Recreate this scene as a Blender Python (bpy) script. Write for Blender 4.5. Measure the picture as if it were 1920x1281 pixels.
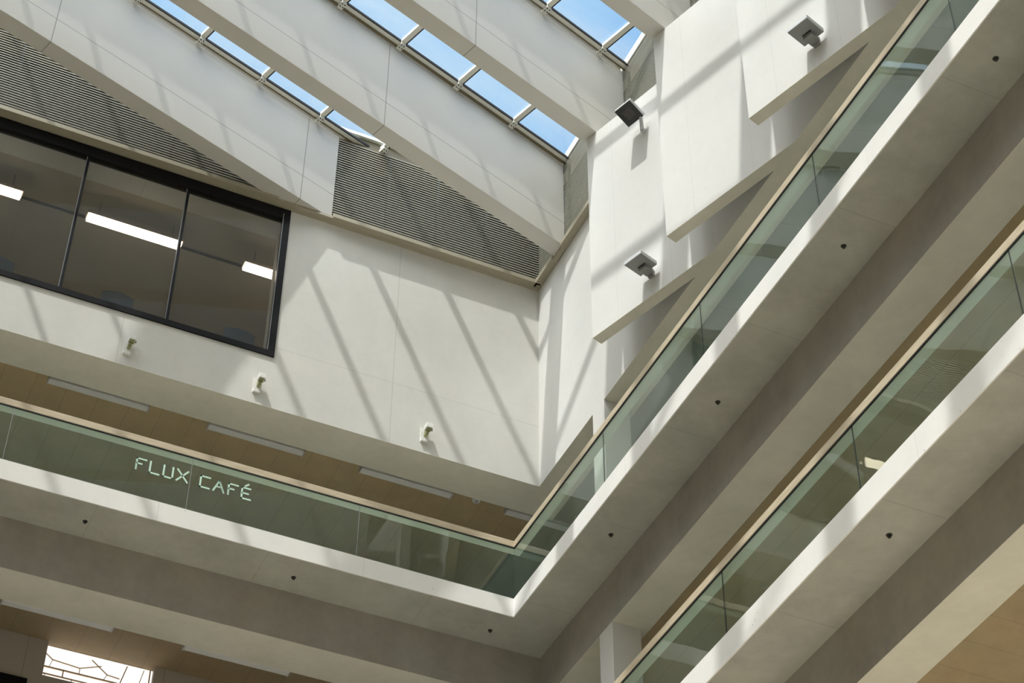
import bpy, bmesh, math, random
from mathutils import Vector, Matrix

for o in list(bpy.data.objects):
    bpy.data.objects.remove(o)
SC = bpy.context.scene
COL = SC.collection

# ------------------------------------------------------------------ camera
F_PX, PITCH, ROLL, AZ = 3766.462, math.radians(43.04), math.radians(0.46793), math.radians(65.81690)
hx, hy = math.cos(AZ), math.sin(AZ)
fwd = Vector((hx*math.cos(PITCH), hy*math.cos(PITCH), math.sin(PITCH)))
rgt0 = Vector((hy, -hx, 0)); up0 = rgt0.cross(fwd)
rgt = rgt0*math.cos(ROLL) + up0*math.sin(ROLL)
upv = -rgt0*math.sin(ROLL) + up0*math.cos(ROLL)
cam = bpy.data.cameras.new('camera'); camo = bpy.data.objects.new('camera', cam); COL.objects.link(camo)
cam.sensor_width = 36.0; cam.lens = F_PX/1920*36.0; cam.clip_start = .1; cam.clip_end = 500
m = Matrix((rgt, upv, -fwd)).transposed().to_4x4(); camo.matrix_world = m
SC.camera = camo

# ------------------------------------------------------------------ light
SUN_DIR = Vector((0.3563, 0.2248, -0.9069)).normalized()      # travel direction
SUN_STRENGTH, SKY_GAIN, HALO, FILL_BANK, GROUND = 4.2, 1.0, 8.0, 3.8, 0.10
sun = bpy.data.lights.new('sun', 'SUN'); sun.energy = SUN_STRENGTH; sun.angle = math.radians(0.9); sun.color = (1, .965, .915)
suno = bpy.data.objects.new('sun', sun); COL.objects.link(suno)
suno.rotation_euler = SUN_DIR.to_track_quat('-Z', 'Y').to_euler()
W = bpy.data.worlds.new('sky'); SC.world = W; W.use_nodes = True
nt = W.node_tree; nt.nodes.clear()
def N(t, **k):
    n = nt.nodes.new(t)
    for a, b in k.items(): setattr(n, a, b)
    return n
tc = N('ShaderNodeTexCoord'); dirv = tc.outputs['Generated']
def vmath(op, a, b=None):
    n = N('ShaderNodeVectorMath', operation=op)
    for i, x in enumerate((a, b)):
        if x is None: continue
        if hasattr(x, 'is_linked'): nt.links.new(x, n.inputs[i])
        else: n.inputs[i].default_value = x
    return n
def fmath(op, a, b=None, clamp=False):
    n = N('ShaderNodeMath', operation=op, use_clamp=clamp)
    for i, x in enumerate((a, b)):
        if x is None: continue
        if hasattr(x, 'is_linked'): nt.links.new(x, n.inputs[i])
        else: n.inputs[i].default_value = x
    return n.outputs[0]
def mixc(f, a, b):
    n = N('ShaderNodeMix', data_type='RGBA')
    for s, x in ((n.inputs['Factor'], f), (n.inputs[6], a), (n.inputs[7], b)):
        if hasattr(x, 'is_linked'): nt.links.new(x, s)
        else: s.default_value = x if not isinstance(x, tuple) else (*x, 1)
    return n.outputs[2]
nrm = vmath('NORMALIZE', dirv).outputs[0]
cosd = fmath('MAXIMUM', vmath('DOT_PRODUCT', nrm, tuple(-SUN_DIR)).outputs['Value'], 0.0)
halo = fmath('MULTIPLY', fmath('POWER', cosd, 9.0), HALO)
sep = N('ShaderNodeSeparateXYZ'); nt.links.new(nrm, sep.inputs[0]); zz = sep.outputs['Z']
mp = N('ShaderNodeMapping'); mp.inputs['Scale'].default_value = (2.0, 5.0, 3.0); mp.inputs['Rotation'].default_value = (0.2, 0.3, 1.2); nt.links.new(nrm, mp.inputs[0])
noi = N('ShaderNodeTexNoise'); noi.inputs['Scale'].default_value = 2.6; noi.inputs['Detail'].default_value = 6; noi.inputs['Roughness'].default_value = .58
noi.inputs['Distortion'].default_value = .6
nt.links.new(mp.outputs[0], noi.inputs['Vector'])
mr = N('ShaderNodeMapRange'); mr.inputs[1].default_value = .46; mr.inputs[2].default_value = .78; nt.links.new(noi.outputs['Fac'], mr.inputs[0])
# the sky is deeper blue towards the right (towards +X), hazier towards +Y
hz = N('ShaderNodeMapRange'); hz.inputs[1].default_value = .27; hz.inputs[2].default_value = .40; nt.links.new(sep.outputs['X'], hz.inputs[0])
blue = mixc(hz.outputs[0], (.40, .68, 1.0), (.16, .42, .92))
skyc = mixc(mr.outputs[0], blue, (.85, .93, 1.0))
fill_bank = fmath('POWER', fmath('MAXIMUM', vmath('DOT_PRODUCT', nrm, (-.401, -.552, .731)).outputs['Value'], 0.0), 3.0)   # unseen bright cloud added behind the viewer to raise the fill light
fill_bank = fmath('MULTIPLY', fmath('MULTIPLY', fill_bank, FILL_BANK), fmath('ADD', mr.outputs[0], .55))
halo = fmath('ADD', halo, fill_bank)
skyc = vmath('SCALE', skyc); skyc.inputs['Scale'].default_value = SKY_GAIN
hal = vmath('SCALE', (1.0, .96, .90)); nt.links.new(halo, hal.inputs['Scale'])
upc = vmath('ADD', skyc.outputs[0], hal.outputs[0]).outputs[0]
isup = fmath('GREATER_THAN', zz, 0.0)
fin = mixc(isup, (GROUND*1.0, GROUND*.94, GROUND*.84), upc)
bg = N('ShaderNodeBackground'); nt.links.new(fin, bg.inputs[0]); wo = N('ShaderNodeOutputWorld'); nt.links.new(bg.outputs[0], wo.inputs[0])
SC.view_settings.view_transform = 'Standard'; SC.view_settings.look = 'None'; SC.view_settings.gamma = 1.0
SC.view_settings.use_curve_mapping = False; SC.view_settings.exposure = 0.0
SC.cycles.max_bounces = 10; SC.cycles.diffuse_bounces = 7; SC.cycles.glossy_bounces = 4; SC.cycles.transparent_max_bounces = 24
SC.cycles.use_denoising = True; SC.cycles.sample_clamp_indirect = 6.0; SC.cycles.caustics_reflective = False

# ------------------------------------------------------------------ key dimensions (metres, eye point at the origin)
X0, Y0 = 11.659, 25.807            # gallery slab edges
KX, KY = 12.603, 26.754            # main wall faces
BX, BY = 13.27, 27.60              # back of the walls
FA = math.radians(17.8897)         # direction of the roof beams
CU = Vector((math.cos(FA), math.sin(FA), 0)); CV = Vector((-math.sin(FA), math.cos(FA), 0))
Z_UP_SOFF, Z_UP_FL = 20.0, 20.379
Z_LO_SOFF, Z_LO_FL = 14.94, 15.351
Z_WALL, Z_TOP = 23.87, 29.08
Z_LOBEAM, Z_LOWBEAM2 = 19.03, 13.97
FIN_TOP = 31.54
def UV(u_, v_, z=0): return Vector((u_*CU.x+v_*CV.x, u_*CU.y+v_*CV.y, z))

# ------------------------------------------------------------------ materials
MATS = {}
def newmat(name):
    mt = bpy.data.materials.new(name); mt.use_nodes = True; mt.node_tree.nodes.clear(); MATS[name] = mt
    return mt, mt.node_tree
def link(t, a, b): t.links.new(a, b)
def concrete(name, col, var=.10, joints=(), rough=.75, bump=.15, spots=.0, scale=1.0, warm=.0, jdark=.62, spec=.3):
    mt, t = newmat(name); n = t.nodes
    out = n.new('ShaderNodeOutputMaterial'); b = n.new('ShaderNodeBsdfPrincipled'); link(t, b.outputs[0], out.inputs[0])
    g = n.new('ShaderNodeNewGeometry'); pos = g.outputs['Position']
    def noise(s, d=5, r=.55, stretch=None):
        x = n.new('ShaderNodeTexNoise'); x.inputs['Scale'].default_value = s*scale; x.inputs['Detail'].default_value = d; x.inputs['Roughness'].default_value = r
        if stretch:
            q = n.new('ShaderNodeMapping'); q.inputs['Scale'].default_value = stretch; link(t, pos, q.inputs[0]); link(t, q.outputs[0], x.inputs['Vector'])
        else: link(t, pos, x.inputs['Vector'])
        return x.outputs['Fac']
    def M(op, a, c=None, d=None):
        x = n.new('ShaderNodeMath'); x.operation = op
        for i, y in enumerate((a, c, d)):
            if y is None: continue
            if hasattr(y, 'is_linked'): link(t, y, x.inputs[i])
            else: x.inputs[i].default_value = y
        return x.outputs[0]
    big = noise(.55, 5, .6); fine = noise(7, 6, .6); st = noise(2.2, 4, .5, (1, 1, .35))
    v = M('ADD', M('MULTIPLY', M('SUBTRACT', big, .5), 2.2*var), M('MULTIPLY', M('SUBTRACT', fine, .5), .8*var))
    v = M('ADD', v, M('MULTIPLY', M('SUBTRACT', st, .5), 1.0*var)); v = M('ADD', v, 1.0)
    for (ax, per, off, w) in joints:
        dn = n.new('ShaderNodeVectorMath'); dn.operation = 'DOT_PRODUCT'; link(t, pos, dn.inputs[0]); dn.inputs[1].default_value = ax
        q = M('FRACT', M('ADD', M('DIVIDE', M('SUBTRACT', dn.outputs['Value'], off), per), 100.5))
        q = M('ABSOLUTE', M('SUBTRACT', q, .5)); q = M('MULTIPLY', q, per)
        line = M('LESS_THAN', q, w/2); v = M('MULTIPLY', v, M('SUBTRACT', 1.0, M('MULTIPLY', line, 1-jdark)))
    if spots:
        vo = n.new('ShaderNodeTexVoronoi'); vo.inputs['Scale'].default_value = 5.5; link(t, pos, vo.inputs['Vector'])
        sp = M('LESS_THAN', vo.outputs['Distance'], .055); gate = M('GREATER_THAN', noise(1.1, 2), .56)
        v = M('MULTIPLY', v, M('SUBTRACT', 1.0, M('MULTIPLY', M('MULTIPLY', sp, gate), spots)))
    c2 = n.new('ShaderNodeMix'); c2.data_type = 'RGBA'
    hue = noise(.9, 3, .5); link(t, hue, c2.inputs['Factor'])
    c2.inputs[6].default_value = (col[0]*(1+warm), col[1], col[2]*(1-warm), 1); c2.inputs[7].default_value = (col[0]*(1-warm), col[1]*(1+warm*.3), col[2]*(1+warm), 1)
    sc = n.new('ShaderNodeVectorMath'); sc.operation = 'SCALE'; link(t, c2.outputs[2], sc.inputs[0]); link(t, v, sc.inputs['Scale'])
    link(t, sc.outputs[0], b.inputs['Base Color'])
    b.inputs['Roughness'].default_value = rough; b.inputs['Specular IOR Level'].default_value = spec
    if bump:
        bm = n.new('ShaderNodeBump'); bm.inputs['Strength'].default_value = bump; bm.inputs['Distance'].default_value = .01; link(t, fine, bm.inputs['Height']); link(t, bm.outputs[0], b.inputs['Normal'])
    return mt
def plain(name, col, rough=.5, metal=0.0, spec=.5, noise_amt=.05, emit=None, estr=0):
    mt, t = newmat(name); n = t.nodes
    out = n.new('ShaderNodeOutputMaterial'); b = n.new('ShaderNodeBsdfPrincipled'); link(t, b.outputs[0], out.inputs[0])
    x = n.new('ShaderNodeTexNoise'); x.inputs['Scale'].default_value = 6; g = n.new('ShaderNodeNewGeometry'); link(t, g.outputs['Position'], x.inputs['Vector'])
    r = n.new('ShaderNodeMapRange'); r.inputs[3].default_value = 1-noise_amt; r.inputs[4].default_value = 1+noise_amt; link(t, x.outputs['Fac'], r.inputs[0])
    s = n.new('ShaderNodeVectorMath'); s.operation = 'SCALE'; s.inputs[0].default_value = col; link(t, r.outputs[0], s.inputs['Scale']); link(t, s.outputs[0], b.inputs['Base Color'])
    b.inputs['Roughness'].default_value = rough; b.inputs['Metallic'].default_value = metal; b.inputs['Specular IOR Level'].default_value = spec
    if emit: b.inputs['Emission Color'].default_value = (*emit, 1); b.inputs['Emission Strength'].default_value = estr
    return mt
def glass(name, tint, refl=1.0, rough=.0, haze=None, hazef=0.0, wave=0.0):
    mt, t = newmat(name); n = t.nodes
    out = n.new('ShaderNodeOutputMaterial'); mix = n.new('ShaderNodeMixShader')
    tr = n.new('ShaderNodeBsdfTransparent'); tr.inputs[0].default_value = (*tint, 1)
    gl = n.new('ShaderNodeBsdfGlossy'); gl.inputs['Roughness'].default_value = rough
    g = n.new('ShaderNodeNewGeometry')
    ior = n.new('ShaderNodeMapRange'); link(t, g.outputs['Backfacing'], ior.inputs[0]); ior.inputs[3].default_value = 1.52; ior.inputs[4].default_value = 1/1.52
    fr = n.new('ShaderNodeFresnel'); link(t, ior.outputs[0], fr.inputs[0])
    mm = n.new('ShaderNodeMath'); mm.operation = 'MULTIPLY'; link(t, fr.outputs[0], mm.inputs[0]); mm.inputs[1].default_value = refl; mm.use_clamp = True
    link(t, mm.outputs[0], mix.inputs[0]); link(t, gl.outputs[0], mix.inputs[2])
    if wave:
        x = n.new('ShaderNodeTexNoise'); x.inputs['Scale'].default_value = .9; link(t, g.outputs['Position'], x.inputs['Vector'])
        bm = n.new('ShaderNodeBump'); bm.inputs['Strength'].default_value = wave; bm.inputs['Distance'].default_value = .02; link(t, x.outputs['Fac'], bm.inputs['Height']); link(t, bm.outputs[0], gl.inputs['Normal'])
    if hazef:
        df = n.new('ShaderNodeBsdfDiffuse'); df.inputs[0].default_value = (*haze, 1); m2 = n.new('ShaderNodeMixShader'); m2.inputs[0].default_value = hazef
        link(t, tr.outputs[0], m2.inputs[1]); link(t, df.outputs[0], m2.inputs[2]); link(t, m2.outputs[0], mix.inputs[1])
    else: link(t, tr.outputs[0], mix.inputs[1])
    link(t, mix.outputs[0], out.inputs[0])
    return mt
AXX, AXY, AXZ = (1, 0, 0), (0, 1, 0), (0, 0, 1)
CWALL = (.70, .69, .66); CGREY = (.47, .46, .42)
concrete('wall_left', CWALL, .10, joints=[(AXX, 5.2, 9.55, .02), (AXZ, 9, 25.35, .015)], spots=.25, warm=.02, jdark=.86)
concrete('wall_right', (.72, .71, .69), .07, joints=[(AXZ, 9, 26.4, .012)], spots=.15, warm=.01, jdark=.9)
concrete('panel', (.72, .71, .69), .07, joints=[(tuple(CV), 1.3, .42, .015)], spots=.2, warm=.01, jdark=.93)
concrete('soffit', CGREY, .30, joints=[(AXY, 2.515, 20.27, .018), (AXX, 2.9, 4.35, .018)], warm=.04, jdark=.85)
concrete('soffit_high', (.78, .75, .66), .16, warm=.02)
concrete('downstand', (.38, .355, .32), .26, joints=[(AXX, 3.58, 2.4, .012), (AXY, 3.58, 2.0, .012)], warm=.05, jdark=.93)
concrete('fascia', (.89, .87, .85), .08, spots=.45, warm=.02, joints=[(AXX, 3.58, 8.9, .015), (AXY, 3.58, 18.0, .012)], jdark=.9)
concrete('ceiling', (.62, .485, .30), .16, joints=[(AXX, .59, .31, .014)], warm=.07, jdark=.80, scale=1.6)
concrete('ceiling_mid_shaded', (.36, .27, .17), .16, joints=[(AXX, .59, .31, .014)], warm=.07, jdark=.80, scale=1.6)  # same brown ceiling, with the middle level's shade put into the colour
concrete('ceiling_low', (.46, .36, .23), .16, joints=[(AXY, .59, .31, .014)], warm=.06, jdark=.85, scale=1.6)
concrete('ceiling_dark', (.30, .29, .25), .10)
concrete('back_wall', (.44, .40, .35), .08, joints=[(AXX, 1.2, 4.2, .02)], jdark=.8)
concrete('floor', (.80, .75, .64), .08, joints=[(AXX, 1.2, 0, .02), (AXY, 1.2, 0, .02)])
concrete('far_side', (.74, .70, .62), .1)
concrete('interior', (.50, .45, .38), .12, warm=.03)
fin_m = concrete('fin', (.62, .60, .56), .04, joints=[(tuple(CU), 5.78, 15.02, .022), (AXZ, 9, 29.76, .018)], rough=.45, bump=.02, warm=.01, jdark=.55, spec=.4)
plain('louvre', (.38, .37, .31), .45)
plain('louvre_trim', (.38, .345, .26), .5)
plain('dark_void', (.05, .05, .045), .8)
plain('black_metal', (.006, .006, .007), .4, spec=.2)
plain('dark_line', (.02, .02, .02), .6)
plain('mullion', (.76, .74, .67), .4)
plain('rail_brown', (.17, .14, .08), .5)
plain('lamp_white', (.84, .83, .84), .4)
plain('lamp_cap', (.6, .6, .62), .4)
plain('white_plastic', (.85, .85, .82), .35)
plain('olive', (.30, .31, .16), .5)
plain('conduit', (.12, .10, .10), .5)
plain('conduit_red', (.33, .17, .12), .5)
plain('flood_grey', (.27, .275, .28), .4)
plain('flood_edge', (.66, .67, .69), .35)
plain('flood_glass', (.008, .010, .011), .12, spec=.6)
plain('lattice', (.55, .38, .20), .5)
plain('chair_fabric', (.10, .13, .17), .8)
plain('sprinkler', (.035, .032, .028), .5)
plain('strip_on', (.9, .85, .75), .4, emit=(1.0, .86, .66), estr=9.0)
plain('strip_case', (.5, .4, .36), .4)
plain('daylight', (.4, .4, .4), .5, emit=(1.0, .98, .95), estr=1.0)
plain('letter', (.62, .86, .72), .5)
plain('seal_grey', (.35, .38, .36), .4)
plain('rail_lit_tone', (.82, .82, .74), .5)  # pale colour standing in for light from below on the handrail underside
plain('steel', (.30, .31, .33), .3, metal=.6)
wm, t = newmat('handrail'); n = t.nodes
out = n.new('ShaderNodeOutputMaterial'); b = n.new('ShaderNodeBsdfPrincipled'); link(t, b.outputs[0], out.inputs[0])
g = n.new('ShaderNodeNewGeometry'); q = n.new('ShaderNodeMapping'); q.inputs['Scale'].default_value = (1.2, 1.2, 14); link(t, g.outputs['Position'], q.inputs[0])
x = n.new('ShaderNodeTexNoise'); x.inputs['Scale'].default_value = 2.2; x.inputs['Detail'].default_value = 5; link(t, q.outputs[0], x.inputs['Vector'])
r = n.new('ShaderNodeValToRGB'); r.color_ramp.elements[0].position = .3; r.color_ramp.elements[0].color = (.52, .43, .30, 1); r.color_ramp.elements[1].position = .7; r.color_ramp.elements[1].color = (.68, .58, .43, 1)
link(t, x.outputs['Fac'], r.inputs[0]); link(t, r.outputs[0], b.inputs['Base Color']); b.inputs['Roughness'].default_value = .45
glass('rail_glass', (.895, .96, .915), refl=1.0, haze=(.40, .52, .47), hazef=.05, wave=.12)
glass('sky_glass', (.96, .98, .98), refl=.9)
glass('dark_glass', (.80, .81, .80), refl=1.0, haze=(.3, .3, .28), hazef=.04)

# ------------------------------------------------------------------ helpers
def setp(o, label=None, cat=None, group=None, kind=None):
    if label: o['label'] = label
    if cat: o['category'] = cat
    if group: o['group'] = group
    if kind: o['kind'] = kind
    return o
class MB:
    def __init__(s): s.bm = bmesh.new()
    def box(s, x0, x1, y0, y1, z0, z1):
        s.prism([(x0, y0), (x1, y0), (x1, y1), (x0, y1)], z0, z1); return s
    def prism(s, pts, z0, z1):
        if sum(pts[i][0]*pts[(i+1) % len(pts)][1]-pts[(i+1) % len(pts)][0]*pts[i][1] for i in range(len(pts))) < 0: pts = pts[::-1]
        lo = [s.bm.verts.new((p[0], p[1], z0)) for p in pts]; hi = [s.bm.verts.new((p[0], p[1], z1)) for p in pts]
        s.bm.faces.new(lo[::-1]); s.bm.faces.new(hi)
        k = len(pts)
        for i in range(k): s.bm.faces.new((lo[i], lo[(i+1) % k], hi[(i+1) % k], hi[i]))
        return s
    def uvbox(s, u0, u1, v0, v1, z0, z1):
        return s.prism([UV(a, b)[:2] for a, b in ((u0, v0), (u1, v0), (u1, v1), (u0, v1))], z0, z1)
    def obox(s, c, ax, ay, az, hx_, hy_, hz_):
        c = Vector(c); ax, ay, az = (Vector(a).normalized() for a in (ax, ay, az)); vs = []
        for i in (-1, 1):
            for j in (-1, 1):
                for k in (-1, 1): vs.append(s.bm.verts.new(c+ax*hx_*i+ay*hy_*j+az*hz_*k))
        for f in ((0, 1, 3, 2), (4, 6, 7, 5), (0, 4, 5, 1), (2, 3, 7, 6), (0, 2, 6, 4), (1, 5, 7, 3)): s.bm.faces.new([vs[i] for i in f])
        return s
    def cyl(s, p, q, r, r2=None, seg=16):
        p, q = Vector(p), Vector(q); d = (q-p).normalized(); a = d.orthogonal().normalized(); c = d.cross(a); r2 = r if r2 is None else r2
        A = [s.bm.verts.new(p+(a*math.cos(2*math.pi*i/seg)+c*math.sin(2*math.pi*i/seg))*r) for i in range(seg)]
        B = [s.bm.verts.new(q+(a*math.cos(2*math.pi*i/seg)+c*math.sin(2*math.pi*i/seg))*r2) for i in range(seg)]
        s.bm.faces.new(A[::-1]); s.bm.faces.new(B)
        for i in range(seg): s.bm.faces.new((A[i], A[(i+1) % seg], B[(i+1) % seg], B[i]))
        return s
    def build(s, name, mat, parent=None, bevel=0, at=None, smooth=False):
        bmesh.ops.recalc_face_normals(s.bm, faces=s.bm.faces)
        if at is not None:
            for v in s.bm.verts: v.co -= Vector(at)
        me = bpy.data.meshes.new(name); s.bm.to_mesh(me); s.bm.free()
        me.materials.append(MATS[mat]); o = bpy.data.objects.new(name, me); COL.objects.link(o)
        if at is not None and not parent: o.location = at
        if parent:
            o.parent = parent
            if at is None:
                o.matrix_parent_inverse = Matrix.Translation(-parent.location)
        if smooth:
            for p in me.polygons: p.use_smooth = True
        if bevel:
            b = o.modifiers.new('bevel', 'BEVEL'); b.width = bevel; b.segments = 2; b.limit_method = 'ANGLE'; b.angle_limit = .8
        return o
def empty(name, loc, label=None, cat=None, group=None, kind=None):
    o = bpy.data.objects.new(name, None); COL.objects.link(o); o.location = loc; o.empty_display_size = .2
    return setp(o, label, cat, group, kind)
def struct(mb, name, mat, **k): return setp(mb.build(name, mat, **k), kind='structure')
def copy_tree(o, loc, label, group=None):
    c = o.copy(); COL.objects.link(c); c.location = loc; c['label'] = label
    def rec(src, dst):
        for ch in list(src.children):
            d = ch.copy(); COL.objects.link(d); d.parent = dst; rec(ch, d)
    rec(o, c)
    return c

XMIN, YMIN, XMAX, YMAX = -9.0, -9.0, 19.0, 34.0
# ------------------------------------------------------------------ setting: slabs, walls, ceilings
def lshape(x, y, z0, z1, name, mat, kinds='structure'):
    return struct(MB().prism([(XMIN, y), (x, y), (x, YMIN), (XMAX, YMIN), (XMAX, YMAX), (XMIN, YMAX)], z0, z1), name, mat)
struct(MB().box(-30, 40, -30, 50, -1.9, -1.6), 'floor', 'floor')
def slab(name, z0, z1):
    # the slab's body, with the brighter cast fascia standing proud at its edge
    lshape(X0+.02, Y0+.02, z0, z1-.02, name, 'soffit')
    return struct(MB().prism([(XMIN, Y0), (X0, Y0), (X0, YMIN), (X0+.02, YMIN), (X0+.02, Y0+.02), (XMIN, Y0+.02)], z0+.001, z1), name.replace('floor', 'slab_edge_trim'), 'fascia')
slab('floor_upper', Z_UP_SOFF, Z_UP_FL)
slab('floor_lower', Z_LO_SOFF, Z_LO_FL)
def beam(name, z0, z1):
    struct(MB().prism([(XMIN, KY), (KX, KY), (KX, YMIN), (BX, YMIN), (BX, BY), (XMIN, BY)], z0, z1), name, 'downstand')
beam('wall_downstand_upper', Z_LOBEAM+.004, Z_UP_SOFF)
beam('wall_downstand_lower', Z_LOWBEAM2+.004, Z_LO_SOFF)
def lstrip(name, z0, z1, mat, e=0.0):
    struct(MB().prism([(XMIN, KY+e), (KX+e, KY+e), (KX+e, YMIN), (BX, YMIN), (BX, BY), (XMIN, BY)], z0, z1), name, mat)
lstrip('wall_downstand_underside', Z_LOBEAM, Z_LOBEAM+.004, 'soffit_high')
lstrip('wall_downstand_underside.001', Z_LOWBEAM2, Z_LOWBEAM2+.004, 'soffit_high')
# upper main walls
WX0, WX1, WZ0, WZ1 = -2.85, 7.19, 25.08, 29.0
struct(MB().box(XMIN, KX, KY, BY, Z_WALL+.004, WZ0).box(WX1, KX, KY, BY, WZ0, Z_TOP).box(XMIN, WX0, KY, BY, WZ0, Z_TOP).box(WX0, WX1, KY, BY, WZ1, Z_TOP), 'wall_left', 'wall_left')
struct(MB().box(KX, BX, YMIN, BY, Z_WALL+.004, Z_TOP), 'wall_right', 'wall_right')
lstrip('wall_underside_trim', Z_WALL, Z_WALL+.004, 'soffit_high')
# piers under the walls, beside the corner
struct(MB().box(KX, BX-.15, 24.01, 24.47, Z_UP_FL, Z_WALL), 'wall_pier_upper', 'wall_right')
struct(MB().box(KX, BX-.15, 23.98, 24.45, Z_LO_FL, Z_LOBEAM), 'wall_pier_lower', 'wall_right')
# ceilings behind the walls
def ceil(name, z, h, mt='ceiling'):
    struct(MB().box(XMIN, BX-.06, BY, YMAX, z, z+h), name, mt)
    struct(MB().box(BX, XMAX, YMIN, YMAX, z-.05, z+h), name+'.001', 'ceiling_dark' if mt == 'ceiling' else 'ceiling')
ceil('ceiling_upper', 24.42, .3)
ceil('ceiling_middle', 19.62, .36, 'ceiling_mid_shaded')
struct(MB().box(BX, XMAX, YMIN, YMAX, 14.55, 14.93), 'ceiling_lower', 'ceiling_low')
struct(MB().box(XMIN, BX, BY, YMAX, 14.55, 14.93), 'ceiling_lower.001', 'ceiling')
# back walls
struct(MB().box(XMIN, XMAX, YMAX-.1, YMAX+.2, 14.5, 29.3), 'wall_far', 'back_wall')
struct(MB().box(XMAX-2.0, XMAX-1.8, YMIN, YMAX, 8, 29.3), 'wall_gallery_back', 'back_wall')
LWX0, LWX1, LWZ0, LWZ1 = 4.54, 6.42, 18.93, 19.60
struct(MB().box(XMIN, LWX0, 29.3, 29.5, Z_LO_FL, 19.62).box(LWX1, XMAX-2, 29.3, 29.5, Z_LO_FL, 19.62).box(LWX0, LWX1, 29.3, 29.5, Z_LO_FL, LWZ0), 'wall_back_middle', 'back_wall')
struct(MB().box(XMIN, 4.30, 29.22, 29.3, 17.2, 18.74), 'trim_1', 'black_metal')
# room behind the large window
struct(MB().box(XMIN, KX, BY, YMAX, 24.76, 25.06), 'floor_meeting_room', 'interior')
struct(MB().box(XMIN, KX, BY-.001, YMAX, 29.0, 29.3), 'ceiling_meeting_room', 'interior')
struct(MB().box(8.6, 8.8, BY, YMAX, 25.06, 29.0), 'wall_meeting_room', 'interior')
struct(MB().box(XMIN, 8.6, 31.0, 31.2, 25.06, 29.0), 'wall_meeting_room.001', 'interior')
# walls of the roof void behind the louvres
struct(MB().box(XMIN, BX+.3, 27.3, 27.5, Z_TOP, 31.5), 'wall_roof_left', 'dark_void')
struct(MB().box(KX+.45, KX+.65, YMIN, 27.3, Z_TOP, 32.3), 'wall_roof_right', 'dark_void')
struct(MB().box(XMIN, BX, 26.74, 27.6, 31.51, 31.58), 'roof_void_cover', 'rail_brown')  # hidden strip added to keep sky light out of the louvre void
struct(MB().box(KX+.15, BX, YMIN, 26.72, 32.1, 32.3), 'roof_edge_right', 'mullion')

# far sides of the hall, behind and beside the viewer
struct(MB().box(XMIN-.4, XMIN, -12, YMAX, -1.6, 32), 'wall_hall_left', 'far_side')
struct(MB().box(XMIN-.4, XMAX, YMIN-.4, YMIN, -1.6, 32), 'wall_hall_front', 'far_side')
struct(MB().box(XMAX-2.0, XMAX-1.8, YMIN, YMAX, -1.6, 8), 'wall_hall_right', 'far_side')
struct(MB().box(XMIN, XMAX-2, 29.3, 29.5, -1.6, 14.5), 'wall_hall_far', 'far_side')
# ------------------------------------------------------------------ roof beams
FINS = [22.91, 20.32, 17.70, 15.07]
FT = .355
LY, LX = 26.66, 12.56          # louvre faces
def fin_poly(v0, u0=-9.0):
    pts = []
    for vv in (v0, v0+FT):
        ux = (LX+vv*math.sin(FA))/math.cos(FA)      # where X = LX
        uy = (LY-vv*math.cos(FA))/math.sin(FA)      # where Y = LY
        pts.append(min(ux, uy))
    return [UV(u0, v0)[:2], UV(pts[0], v0)[:2], UV(pts[1], v0+FT)[:2], UV(u0, v0+FT)[:2]], pts[0]
FLAB = ['deep white roof beam whose end meets the long slatted screen left of the room corner',
        'deep white roof beam running down to the slatted screen at the room corner',
        'deep white roof beam ending above the black-faced floodlight',
        'deep white roof beam cut off by the top edge, ending on the middle wall panel']
FEND = []
for i, v0 in enumerate(FINS):
    p, ue = fin_poly(v0); FEND.append(ue)
    c = UV(ue, v0, Z_TOP)
    r = empty('roof_beam', c, FLAB[i], 'roof beam', 'white roof beams')
    MB().prism(p, Z_TOP+.01, FIN_TOP).build('beam_body', 'fin', r, bevel=.008)
    MB().prism([UV(-9, v0+.03)[:2], UV(ue-.02, v0+.03)[:2], UV(ue-.02, v0+FT-.03)[:2], UV(-9, v0+FT-.03)[:2]], FIN_TOP, 31.85).build('beam_cap', 'rail_brown', r)
for v0 in (25.53, 12.45, 9.83, 7.21, 4.59, 1.97, -.65, -3.27, -5.89, -8.51):
    p, ue = fin_poly(v0)
    struct(MB().prism(p, Z_TOP+.01, 32.05), 'roof', 'fin')

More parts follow.
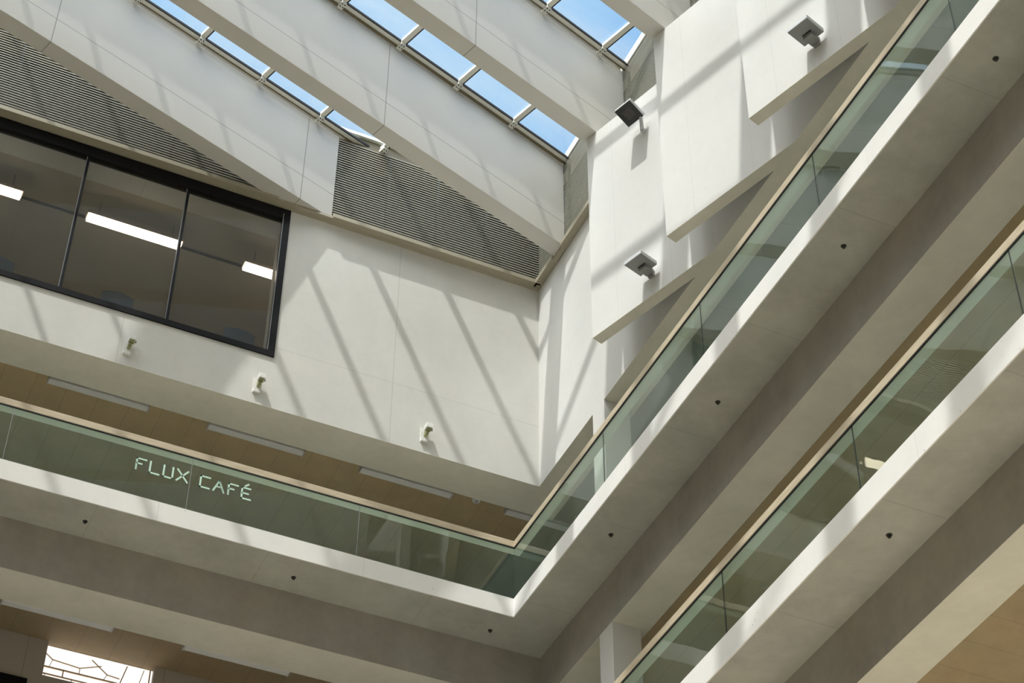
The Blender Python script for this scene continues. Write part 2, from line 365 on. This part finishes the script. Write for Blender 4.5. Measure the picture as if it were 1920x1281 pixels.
# ------------------------------------------------------------------ skylight bays
bays = [25.53]+FINS+[12.45, 9.83, 7.21, 4.59, 1.97, -.65, -3.27, -5.89, -8.51]
UG = 12.2; UP = 1.507
def clip_u(vv):
    return min((LX+.1+vv*math.sin(FA))/math.cos(FA), (LY+.1-vv*math.cos(FA))/math.sin(FA))
for bi in range(len(bays)-1):
    va, vb = bays[bi], bays[bi+1]+FT        # far side (higher v) and near side
    seen = 1 <= bi <= 4
    r = empty('window_%d' % (bi+1), UV(8, (va+vb)/2, 32.0), kind='structure')
    ue_a, ue_b = clip_u(va-.2), clip_u(vb)
    # pane
    pts = [UV(-9, vb-.05)[:2], UV(ue_b, vb-.05)[:2], UV(ue_a, va+.03)[:2], UV(-9, va+.03)[:2]]
    if abs(((LX+va*math.sin(FA))/math.cos(FA)) - (LY-va*math.cos(FA))/math.sin(FA)) > 0 and clip_u(va) < (LX+va*math.sin(FA))/math.cos(FA) and clip_u(vb) >= (LX+.09+vb*math.sin(FA))/math.cos(FA):
        pts = [UV(-9, vb-.05)[:2], UV(ue_b, vb-.05)[:2], (LX+.1, LY+.1), UV(ue_a, va+.03)[:2], UV(-9, va+.03)[:2]]
    MB().prism(pts, 31.65, 31.665).build('pane', 'sky_glass', r)
    gap = .035 if bi == 1 or bi == 3 else .0
    MB().uvbox(-9, ue_a, va-.07, va-gap, 31.555, 31.61).build('edge_rail', 'rail_brown', r)
    MB().uvbox(-9, ue_a, va-.155, va-.07, 31.565, 31.62).build('edge_rail', 'mullion', r)
    MB().uvbox(-9, ue_a, va-.18, va-.155, 31.575, 31.63).build('gasket', 'dark_line', r)
    k = -14
    while True:
        uu = UG+UP*k; k += 1
        if uu > ue_b: break
        if uu < -8.5: continue
        va_ = va-.06
        # stop at the left wall for bars near the corner
        lim = (LY-uu*math.sin(FA))/math.cos(FA)
        if va_ > lim: va_ = lim
        if va_ < vb+.1: continue
        MB().uvbox(uu-.06, uu+.045, vb-.03, va_, 31.575, 31.645).build('mullion', 'mullion', r)
        if seen:
            MB().uvbox(uu+.045, uu+.08, vb-.03, va_-.1, 31.59, 31.645).build('gasket', 'dark_line', r)
            if uu > 4:
                b = MB().uvbox(uu-.06, uu+.06, va_-.13, va_+.05, 31.505, 31.575).build('bracket', 'mullion', r, bevel=.006)
                mb = MB()
                for du in (-.03, .03):
                    for dv in (-.03, -.10):
                        c = UV(uu+du, va_+dv, 31.505); mb.cyl(c, c-Vector((0, 0, .008)), .014, seg=8)
                h = mb.build('bolt_heads', 'dark_line', b); h.matrix_parent_inverse = Matrix.Identity(4)
                h.parent = b
# curbs where the glazing meets the walls
struct(MB().box(XMIN, LX, LY-.04, LY+.08, 31.76, 31.84), 'trim_2', 'mullion')
struct(MB().box(XMIN, LX+.05, LY+.03, LY+.07, 31.50, 31.76), 'trim_8', 'rail_brown')
struct(MB().box(LX, LX+.14, YMIN, LY+.1, 31.59, 31.66), 'trim_3', 'mullion')

# ------------------------------------------------------------------ louvre screens
def louvre(a, b, label, ztop=31.50):
    """a screen of thin horizontal slats between plan points a and b, facing the hall"""
    a, b = Vector((*a, 0)), Vector((*b, 0)); d = (b-a).normalized(); nn = Vector((d.y, -d.x, 0))
    if nn.dot(Vector((-1, -1, 0))) < 0: nn = -nn
    mid = (a+b)/2; L = (b-a).length
    r = empty('slatted_screen', (mid.x, mid.y, Z_TOP), label, 'slatted screen', 'slatted screens below the roof glazing')
    mb = MB(); z = Z_TOP+.10
    while z < ztop:
        mb.obox(mid-nn*.008+Vector((0, 0, z)), d, nn, (0, 0, 1), L/2, .006, .0105); z += .069
    mb.build('slats', 'louvre', r)
    MB().obox(mid+nn*.02+Vector((0, 0, Z_TOP-.0)), d, nn, (0, 0, 1), L/2, .10, .055).build('bottom_rail', 'louvre_trim', r, bevel=.004)
    k = max(2, int(L/1.0)+1)
    for i in range(k):
        p = a+d*(.08+(L-.16)*i/(k-1))
        MB().obox(p-nn*.09+Vector((0, 0, (Z_TOP+ztop)/2)), d, nn, (0, 0, 1), .025, .03, (ztop-Z_TOP)/2).build('upright', 'dark_line', r)
    return r
def fin_hit(vv, axis):
    if axis == 'y':
        u_ = (LY-vv*math.cos(FA))/math.sin(FA); return UV(u_, vv)[:2]
    u_ = (LX+vv*math.sin(FA))/math.cos(FA); return UV(u_, vv)[:2]
f1a, f1b = fin_hit(22.91, 'y'), fin_hit(22.91+FT, 'y')
louvre((XMIN+4, LY), (f1b[0], LY), 'long slatted screen tapering above the dark-framed window')
louvre((f1a[0], LY), (LX-.0, LY), 'wide slatted screen above the sunlit wall, left of the room corner')
f2a, f2b = fin_hit(20.32, 'x'), fin_hit(20.32+FT, 'x')
louvre((LX, LY), (LX, f2b[1]), 'smallest slatted screen, tucked between the room corner and a roof beam')
f3a, f3b = fin_hit(17.70, 'x'), fin_hit(17.70+FT, 'x')
louvre((LX, f2a[1]), (LX, f3b[1]), 'narrow slatted screen between the corner roof beam and the first wall panel')
f4a, f4b = fin_hit(15.07, 'x'), fin_hit(15.07+FT, 'x')
louvre((LX, f3a[1]), (LX, f4b[1]), 'narrow slatted screen directly above the black-faced floodlight')
f5a, f5b = fin_hit(12.45, 'x'), fin_hit(12.45+FT, 'x')
louvre((LX, f4a[1]), (LX, f5b[1]), 'slatted screen just visible at the top edge above the middle wall panel')

struct(MB().box(XMIN, KX, LY+.02, KY+.3, Z_TOP-.06, Z_TOP+.005), 'trim_5', 'louvre_trim')
struct(MB().box(f1b[0]-.02, f1a[0]+.02, LY-.078, LY+.02, Z_TOP-.053, Z_TOP+.006).box(LX-.076, LX+.1, LY-.076, LY+.1, Z_TOP-.056, Z_TOP+.054).box(LX-.078, LX+.02, f2a[1]-.02, f2b[1]+.02, Z_TOP-.053, Z_TOP+.006), 'trim_7', 'louvre_trim')
struct(MB().box(LX+.02, KX+.3, YMIN, LY+.02, Z_TOP+.001, Z_TOP+.006), 'trim_6', 'louvre_trim')
# ------------------------------------------------------------------ folded wall panels
PAN = [(18.10, 17.96), (17.285, 15.37), (16.405, 12.72), (15.56, 10.09), (14.72, 7.46)]
PLAB = ['tall pale concrete wall panel nearest the room corner, carrying two floodlights',
        'tall pale concrete wall panel between the other two, carrying no floodlight',
        'tall pale concrete wall panel farthest from the room corner, carrying one grey floodlight']
for i, (uu, vv) in enumerate(PAN):
    vf = (uu*math.cos(FA)-KX)/math.sin(FA); vbk = ((uu+.215)*math.cos(FA)-KX)/math.sin(FA)
    mb = MB().prism([UV(uu, vv)[:2], UV(uu+.215, vv)[:2], UV(uu+.215, vbk)[:2], UV(uu, vf)[:2]], Z_WALL+.004, Z_TOP)
    mb2 = MB().prism([UV(uu, vv)[:2], UV(uu+.215, vv)[:2], UV(uu+.215, vbk)[:2], UV(uu, vf)[:2]], Z_WALL, Z_WALL+.004)
    if i < 3:
        c = UV(uu, vv, Z_WALL); r = empty('wall_cladding_slab', c, PLAB[i], 'wall panel', 'angled concrete wall panels'); r.name = 'concrete_panel'
        mb.build('panel_face', 'panel', r); mb2.build('panel_underside', 'soffit_high', r)
    else: struct(mb, 'wall_right_panel', 'panel'); struct(mb2, 'wall_right_panel', 'soffit_high')

# ------------------------------------------------------------------ glass balustrades
def letters(word, x, z, h, w, gap, y, parent):
    """stroke letters in a plane of constant Y, as thin vinyl strips"""
    G = {'F': [((0, 0), (0, 1)), ((0, 1), (1, 1)), ((.05, .55), (.55, .55))], 'L': [((0, 0), (0, 1)), ((0, 0), (1, 0))],
         'U': [((0, 0), (0, 1)), ((0, 0), (1, 0)), ((1, 0), (1, 1))], 'X': [((0, 0), (1, 1)), ((0, 1), (1, 0))],
         'C': [((0, 0), (0, 1)), ((0, 1), (1, 1)), ((0, 0), (1, 0))], 'A': [((0, 0), (.5, 1)), ((.5, 1), (1, 0)), ((.38, .42), (.62, .42))],
         'E': [((0, 0), (0, 1)), ((0, 1), (.9, 1)), ((.08, .5), (.7, .5)), ((0, 0), (1, 0)), ((.35, 1.2), (.65, 1.38))]}
    mb = MB(); s = .0155
    for ch in word:
        ww = w*(1.15 if ch in 'XA' else 1.0)
        for (a, b_), (c, d_) in G[ch]:
            p = Vector((x+a*ww, y, z+b_*h)); q_ = Vector((x+c*ww, y, z+d_*h)); dd = (q_-p); L = dd.length; dd.normalize()
            mb.obox((p+q_)/2, dd, (0, 1, 0), dd.cross(Vector((0, 1, 0))), L/2+s, .0015, s)
        x += ww+gap
    return mb.build('lettering', 'letter', parent)
def balustrade(name, label, axis, joints, zfl, ztop, c0, group, corner_end=None, words=False):
    r = empty(name, (X0, joints[0], zfl) if axis == 'y' else (joints[0], Y0, zfl), label, 'balustrade', group)
    T = .016; off = .015; zb = ztop-.135; RW = .20
    def mk(a, b_, n0, n1, z0, z1):
        return MB().box(c0+n0, c0+n1, a, b_, z0, z1) if axis == 'y' else MB().box(a, b_, c0+n0, c0+n1, z0, z1)
    j0, j1 = joints[0], joints[-1]
    # mitred handrail at the corner
    if axis == 'y':
        MB().prism([(c0, j0), (c0+RW, j0), (c0+RW, Y0+RW), (c0, Y0)], zb, ztop).build('handrail', 'handrail', r, bevel=.006)
        mk(j0, j1-.01, .004, .03, zb-.016, zb).build('gasket', 'dark_line', r)
    else:
        MB().prism([(j0, c0), (X0, c0), (X0+RW, c0+RW), (j0, c0+RW)], zb, ztop).build('handrail', 'handrail', r, bevel=.006)
        mk(j0, j1-.01, .004, .03, zb-.016, zb).build('gasket', 'dark_line', r)
    if axis == 'y': MB().prism([(c0+.035, j0), (c0+RW-.006, j0), (c0+RW-.006, Y0+RW-.006), (c0+.035, Y0+.035)], zb-.008, zb-.0005).build('underside_lit_strip', 'rail_lit_tone', r)  # thin pale strip added so the rail's underside looks lit
    else: MB().prism([(j0, c0+.035), (X0+.035, c0+.035), (X0+RW-.006, c0+RW-.006), (j0, c0+RW-.006)], zb-.008, zb-.0005).build('underside_lit_strip', 'rail_lit_tone', r)
    mk(j0, j1-(.0 if axis == 'y' else .03), .03, .09, zfl-.02, zfl+.03).build('base_channel', 'steel', r)
    for a, b_ in zip(joints[:-1], joints[1:]):
        p = mk(a+.007, b_-.007, off, off+T, zfl-.3 if False else zfl-.015, zb-.016).build('glass_pane', 'rail_glass', r)
        if a > j0+.1: mk(a-.0035, a+.0035, off, off+T, zfl-.015, zb-.016).build('joint_seal', 'dark_line' if axis == 'y' else 'seal_grey', r)
        if words and abs(a-2.73) < .01: letters('FLUX', 4.845, 20.93, .225, .155, .078, c0+off-.002, p)
        if words and abs(a-5.77) < .01: letters('CAFE', 5.945, 20.93, .225, .155, .078, c0+off-.002, p)
    return r
balustrade('glass_balustrade', 'glass balustrade with light timber handrail lettered FLUX CAFÉ', 'x', [-3.3, -.28, 2.73, 5.77, 8.76, X0+.03], Z_UP_FL, 21.625, Y0, 'timber-capped glass balustrades', words=True)
balustrade('glass_balustrade', 'glass balustrade with timber handrail along the upper gallery below the angled panels, without lettering', 'y', [5.58, 8.93, 12.28, 15.64, 18.99, 22.33, Y0+.03], Z_UP_FL, 21.50+.125, X0, 'timber-capped glass balustrades')
balustrade('glass_balustrade', 'glass balustrade with timber handrail along the lower gallery, below the other two', 'y', [5.55, 8.9, 12.25, 15.63, 18.98, 22.33, Y0+.03], Z_LO_FL, 16.53, X0, 'timber-capped glass balustrades')

# ------------------------------------------------------------------ large dark-framed window
win = empty('window_large', (WX1, KY, WZ0), kind='structure')
FR = .13
MB().box(WX0, WX1, KY-.03, KY+.12, WZ0-.0, WZ0+FR).box(WX0, WX1, KY-.03, KY+.12, WZ1-FR-.14, WZ1).box(WX1-FR, WX1, KY-.03, KY+.12, WZ0+FR, WZ1-FR-.14).box(WX0, WX0+FR, KY-.03, KY+.12, WZ0+FR, WZ1-FR-.14).build('frame', 'black_metal', win)
mx = [-.87, 1.13, 3.13, 5.12]
for x_ in mx:
    MB().box(x_-.025, x_+.025, KY-.0, KY+.10, WZ0+FR, WZ1-FR-.14).build('mullion', 'black_metal', win)
    MB().box(x_-.040, x_-.027, KY+.0, KY+.02, WZ0+FR, WZ1-FR-.14).build('glazing_bead', 'steel', win)
ed = [WX0+FR]+mx+[WX1-FR]
for a, b_ in zip(ed[:-1], ed[1:]):
    MB().box(a+.03, b_-.03, KY+.03, KY+.05, WZ0+FR, WZ1-FR-.14).build('pane', 'dark_glass', win)
MB().box(WX1-FR-.02, WX1-FR-.005, KY-.035, KY, WZ0+FR, WZ1-FR).build('glazing_bead', 'steel', win)
# lower back window with lattice
w2 = empty('window_small', (LWX0, 29.35, LWZ0), kind='structure')
MB().box(LWX0, LWX1, 29.42, 29.44, LWZ0, LWZ1).build('pane', 'daylight', w2)
mb = MB()
def bar(x1, z1, x2, z2, w=.012):
    p, q_ = Vector((LWX0+x1, 29.395, LWZ0+z1)), Vector((LWX0+x2, 29.395, LWZ0+z2)); d = (q_-p); L = d.length; d.normalize()
    mb.obox((p+q_)/2, d, (0, 1, 0), d.cross(Vector((0, 1, 0))), L/2, .012, w/2)
for a in ((0, .10, 1.88, .10, .018), (0, .24, 1.88, .24, .022), (0, .02, 1.88, .02, .012), (.35, .10, .35, .24, .018), (.62, .24, .62, .35, .01), (0, .50, .14, .40, .01), (.14, .40, .10, .25, .01), (.14, .40, .62, .36, .01),
          (.62, .36, .98, .50, .01), (.80, .58, 1.10, .36, .01), (1.10, .36, 1.05, .25, .01), (1.10, .36, 1.32, .34, .01), (1.42, .62, 1.28, .0, .018), (1.72, .62, 1.62, .1, .012), (1.62, .25, 1.8, .25, .006), (.5, 0, .52, .10, .012), (1.83, 0, 1.83, .65, .02), (.05, .02, .05, .1, .01)):
    bar(*a)
mb.build('lattice', 'lattice', w2)

# ------------------------------------------------------------------ meeting-room lamps and chairs
def strip(x0, x1, label):
    r = empty('strip_light', ((x0+x1)/2, 28.08, 28.5), label, 'strip light', 'lit strip lights behind the dark window')
    MB().box(x0, x1, 27.98, 28.18, 28.47, 28.53).build('diffuser', 'strip_on', r)
    MB().box(x0-.02, x1+.02, 27.97, 28.19, 28.53, 28.60).build('housing', 'strip_case', r)
    for x_ in (x0+.2, x1-.2): MB().cyl((x_, 28.08, 28.6), (x_, 28.08, 29.0), .01, seg=6).build('hanger', 'steel', r)
strip(.3, 2.18, 'lit strip light inside the first window pane, cut by the picture edge')
strip(3.50, 5.40, 'longest lit strip light, inside the middle pane of the dark window')
strip(6.72, 8.4, 'short lit strip light end beside the right frame of the dark window')
struct(MB().box(XMIN, 8.6, 28.5, 28.54, 28.9, 28.94), 'trim_4', 'dark_void')
def chair():
    r = empty('office_chair', (0, 0, 0))
    mb = MB(); sg = 8
    for i in range(sg):
        a0 = -.30+.60*i/sg; a1 = a0+.6/sg; y_a = .05*(1-(a0/.3)**2); y_b = .05*(1-(a1/.3)**2)
        mb.prism([(a0, -y_a), (a1, -y_b), (a1, -y_b+.05), (a0, -y_a+.05)], (.45), 1.08-.04*max(abs(a0), abs(a1))/.3)
    mb.build('backrest', 'chair_fabric', r, smooth=False)
    MB().box(-.26, .26, .05, .52, .42, .49).build('seat', 'chair_fabric', r, bevel=.02)
    for sx in (-.24, .24):
        for sy in (.08, .5): MB().cyl((sx, sy, 0), (sx*.95, sy, .42), .014, seg=8).build('leg', 'steel', r)
    return r
ch = chair(); ch.location = (2.02, 27.42, 25.06)
setp(ch, 'blue-grey chair back low in the first pane of the dark window', 'chair', 'chairs behind the dark window')
copy_tree(ch, (4.28, 27.42, 25.06), 'blue-grey chair back low in the middle pane, under the longest strip light')
copy_tree(ch, (6.66, 27.42, 25.06), 'blue-grey chair back low in the pane beside the right window frame')

# ------------------------------------------------------------------ gallery batten lights (unlit)
def batten(x0, y, zb, L=1.89, hang=.43):
    r = empty('batten_light', (x0+L/2, y, zb))
    MB().box(-L/2+.02, L/2-.02, -.075, .075, 0, .105).build('diffuser', 'lamp_white', r, bevel=.02, at=(0, 0, 0))
    MB().box(-L/2+.05, L/2-.05, -.05, .06, .105, .15).build('housing', 'lamp_cap', r, at=(0, 0, 0))
    for s in (-1, 1): MB().box(s*(L/2-.02)-.012, s*(L/2-.02)+.012, -.077, .077, -.002, .108).build('end_cap', 'lamp_cap', r, at=(0, 0, 0))
    for s in (-1, 1): MB().box(s*L*.3-.02, s*L*.3+.02, -.02, .02, .15, hang).build('hanger', 'conduit', r, at=(0, 0, 0))
    return r
BY_, BZ_ = 27.88, 23.99
b0 = batten(3.40, BY_, BZ_); setp(b0, 'unlit white batten light on the upper gallery ceiling, above the FLUX lettering', 'batten light', 'battens along the upper gallery')
for x0, lab in ((6.40, 'unlit white batten light on the upper gallery ceiling, right of the CAFÉ lettering'),
                (9.40, 'unlit white batten light on the upper gallery ceiling, just left of the smoke detector'),
                (12.40, 'unlit white batten light on the upper gallery ceiling, crossing behind the balustrade corner')):
    copy_tree(b0, (x0+.945, BY_, BZ_), lab)
b1 = batten(3.42, 27.78, 19.10, hang=.52); setp(b1, 'unlit white batten light under the lower ceiling, above the bright lattice window', 'batten light', 'battens along the middle gallery')
copy_tree(b1, (6.50+.945, 27.78, 19.10), 'unlit white batten light under the lower ceiling, right of the bright lattice window')
# conduits, junction boxes, detector
r = empty('cable_conduit', (4, 27.66, 24.3), 'thin dark and red conduits running behind the batten lights of the upper gallery', 'conduit')
for k, (yy, z_, m_, rr) in enumerate(((27.66, 24.22, 'conduit', .02), (27.70, 24.27, 'conduit_red', .02), (27.74, 24.30, 'conduit', .015))):
    MB().cyl((-5, yy, z_), (13.2, yy, z_), rr, seg=8).build('pipe', m_, r)
for x_, lab in ((2.70, 'pale junction plate on the upper gallery ceiling, left of every batten light'), (8.72, 'pale junction plate between two batten lights on the upper gallery ceiling')):
    o = MB().box(x_-.16, x_+.16, 27.95, 28.05, 24.35, 24.42).build('junction_box', 'lamp_cap'); setp(o, lab, 'junction box', 'ceiling junction boxes')
r = empty('smoke_detector', (11.86, 28.03, 24.2), 'round white smoke detector on the upper gallery ceiling between batten lights', 'smoke detector')
MB().cyl((11.86, 28.03, 24.42), (11.86, 28.03, 24.24), .035, seg=12).build('stem', 'lamp_cap', r)
MB().cyl((11.86, 28.03, 24.24), (11.86, 28.03, 24.19), .085, .075, 24).build('body', 'white_plastic', r)
MB().cyl((11.86, 28.03, 24.19), (11.86, 28.03, 24.16), .045, .035, 20).build('sensor', 'lamp_cap', r)

# ------------------------------------------------------------------ soffit sprinklers
def sprinkler():
    r = empty('sprinkler_head', (0, 0, 0))
    MB().cyl((0, 0, .0), (0, 0, -.008), .042, .038, 20).build('escutcheon', 'sprinkler', r, at=(0, 0, 0))
    MB().cyl((0, 0, -.012), (0, 0, -.034), .012, seg=10).build('nozzle', 'sprinkler', r, at=(0, 0, 0))
    MB().cyl((0, 0, -.034), (0, 0, -.039), .022, seg=12).build('deflector', 'sprinkler', r, at=(0, 0, 0))
    return r
sp = sprinkler(); sp.location = (4.28, 26.32, Z_UP_SOFF)
setp(sp, 'small dark sprinkler in the upper soffit below the FLUX lettering, near the left picture edge', 'sprinkler', 'sprinklers in the upper soffit')
for (x_, y_), lab in (((7.86, 26.33), 'small dark sprinkler in the upper soffit right of the CAFÉ lettering, midway to the corner'),
                      ((11.46, 26.34), 'small dark sprinkler in the upper soffit just under the projecting slab corner'),
                      ((12.14, 23.05), 'small dark sprinkler nearest the corner on the right-hand run of the upper soffit'),
                      ((12.14, 19.45), 'small dark sprinkler second from the corner on the right-hand run of the upper soffit'),
                      ((12.14, 15.84), 'small dark sprinkler third from the corner on the right-hand run of the upper soffit'),
                      ((12.15, 12.19), 'small dark sprinkler farthest from the corner, near the upper right picture edge')):
    copy_tree(sp, (x_, y_, Z_UP_SOFF), lab)
copy_tree(sp, (12.13, 15.8, Z_LO_SOFF), 'small dark sprinkler in the lower soffit, the only one below the lower balustrade')

# ------------------------------------------------------------------ floodlights
def flood(U, vc, z, name_label, black=False, tilt=0.0):
    """square housing standing off the wall panel at u=U; tilt drops the wall side"""
    c = UV(U, vc, z); r = empty('floodlight', c, name_label, 'floodlight', 'floodlights on the angled wall panels')
    e2 = (CU*math.cos(tilt)-Vector((0, 0, 1))*math.sin(tilt)); e3 = e2.cross(CV).normalized()
    if e3.z > 0: e3 = -e3                    # points down
    H = .20
    MB().obox(c, CV, e2, e3, H, H, .042).build('housing', 'flood_edge' , r, bevel=.008)
    MB().obox(c+e3*.044, CV, e2, e3, H-.008, H-.008, .006).build('lens' if black else 'back_plate', 'flood_glass' if black else 'flood_grey', r)
    if black:
        mb = MB()
        for i in range(-3, 4):
            for j in range(-3, 4):
                mb.obox(c+e3*.052+CV*i*.028+e2*j*.028, CV, e2, e3, .010, .010, .001)
        mb.build('led_grid', 'conduit', r)
        a = c+e2*(H-.03)-CV*.13
        w_ = UV(U+ (0), vc) ; wall = UV(Uw, vc-.06, z-.34)
        MB().cyl(a, wall-CU*.06, .035, .04, 12).build('arm', 'flood_edge', r)
        MB().cyl(wall-CU*.06, wall, .05, .055, 12).build('wall_plate', 'flood_edge', r)
    else:
        MB().obox(c+e3*.022+e2*(.015), CV, e2, e3, .085, .012, .032).build('slot', 'dark_line', r)
        MB().obox(c+e3*.085+e2*(.13), CV, e2, e3, .085, .10, .035).build('gear_box', 'flood_grey', r, bevel=.006)
        MB().obox(UV(Uw-.025, vc, z-.10), CV, CU, (0, 0, 1), .06, .025, .06).build('wall_plate', 'flood_grey', r)
    return r
Uw = 18.10
flood(17.79, 16.524, 28.384, 'floodlight with a black square face, beside the highest slatted screen', True, tilt=math.radians(22))
flood(17.82, 16.476, 24.43, 'grey floodlight low on the panel nearest the room corner')
Uw = 16.405
flood(16.14, 11.247, 24.447, 'grey floodlight on the panel farthest from the room corner')

# ------------------------------------------------------------------ small bracket lamps on the left wall
def wall_lamp():
    r = empty('bracket_lamp', (0, 0, 0))
    MB().box(-.07, .08, -.014, 0, -.25, .09).build('back_plate', 'white_plastic', r, bevel=.004, at=(0, 0, 0))
    MB().box(-.06, .075, -.05, -.014, -.25, -.17).build('cable_box', 'white_plastic', r, bevel=.006, at=(0, 0, 0))
    MB().box(.0, .06, -.12, -.014, -.11, -.01).cyl((.03, -.10, -.13), (.03, -.10, -.05), .018, seg=10).build('arm', 'olive', r, at=(0, 0, 0))
    MB().box(-.02, .11, -.20, -.06, -.01, .10).build('head', 'white_plastic', r, bevel=.008, at=(0, 0, 0))
    MB().box(.0, .09, -.185, -.08, -.03, -.01).build('lens', 'olive', r, at=(0, 0, 0))
    MB().cyl((.11, -.12, .0), (.125, -.12, .0), .02, seg=10).build('knob', 'dark_line', r, at=(0, 0, 0))
    return r
wl = wall_lamp(); wl.location = (4.50, KY, 24.36)
setp(wl, 'small white bracket lamp under the dark window, nearest the left picture edge', 'wall lamp', 'small bracket lamps on the left wall')
copy_tree(wl, (6.93, KY, 24.36), 'small white bracket lamp just below the right corner of the dark window frame')
copy_tree(wl, (10.22, KY, 24.36), 'small white bracket lamp on the sunlit wall between window and room corner')
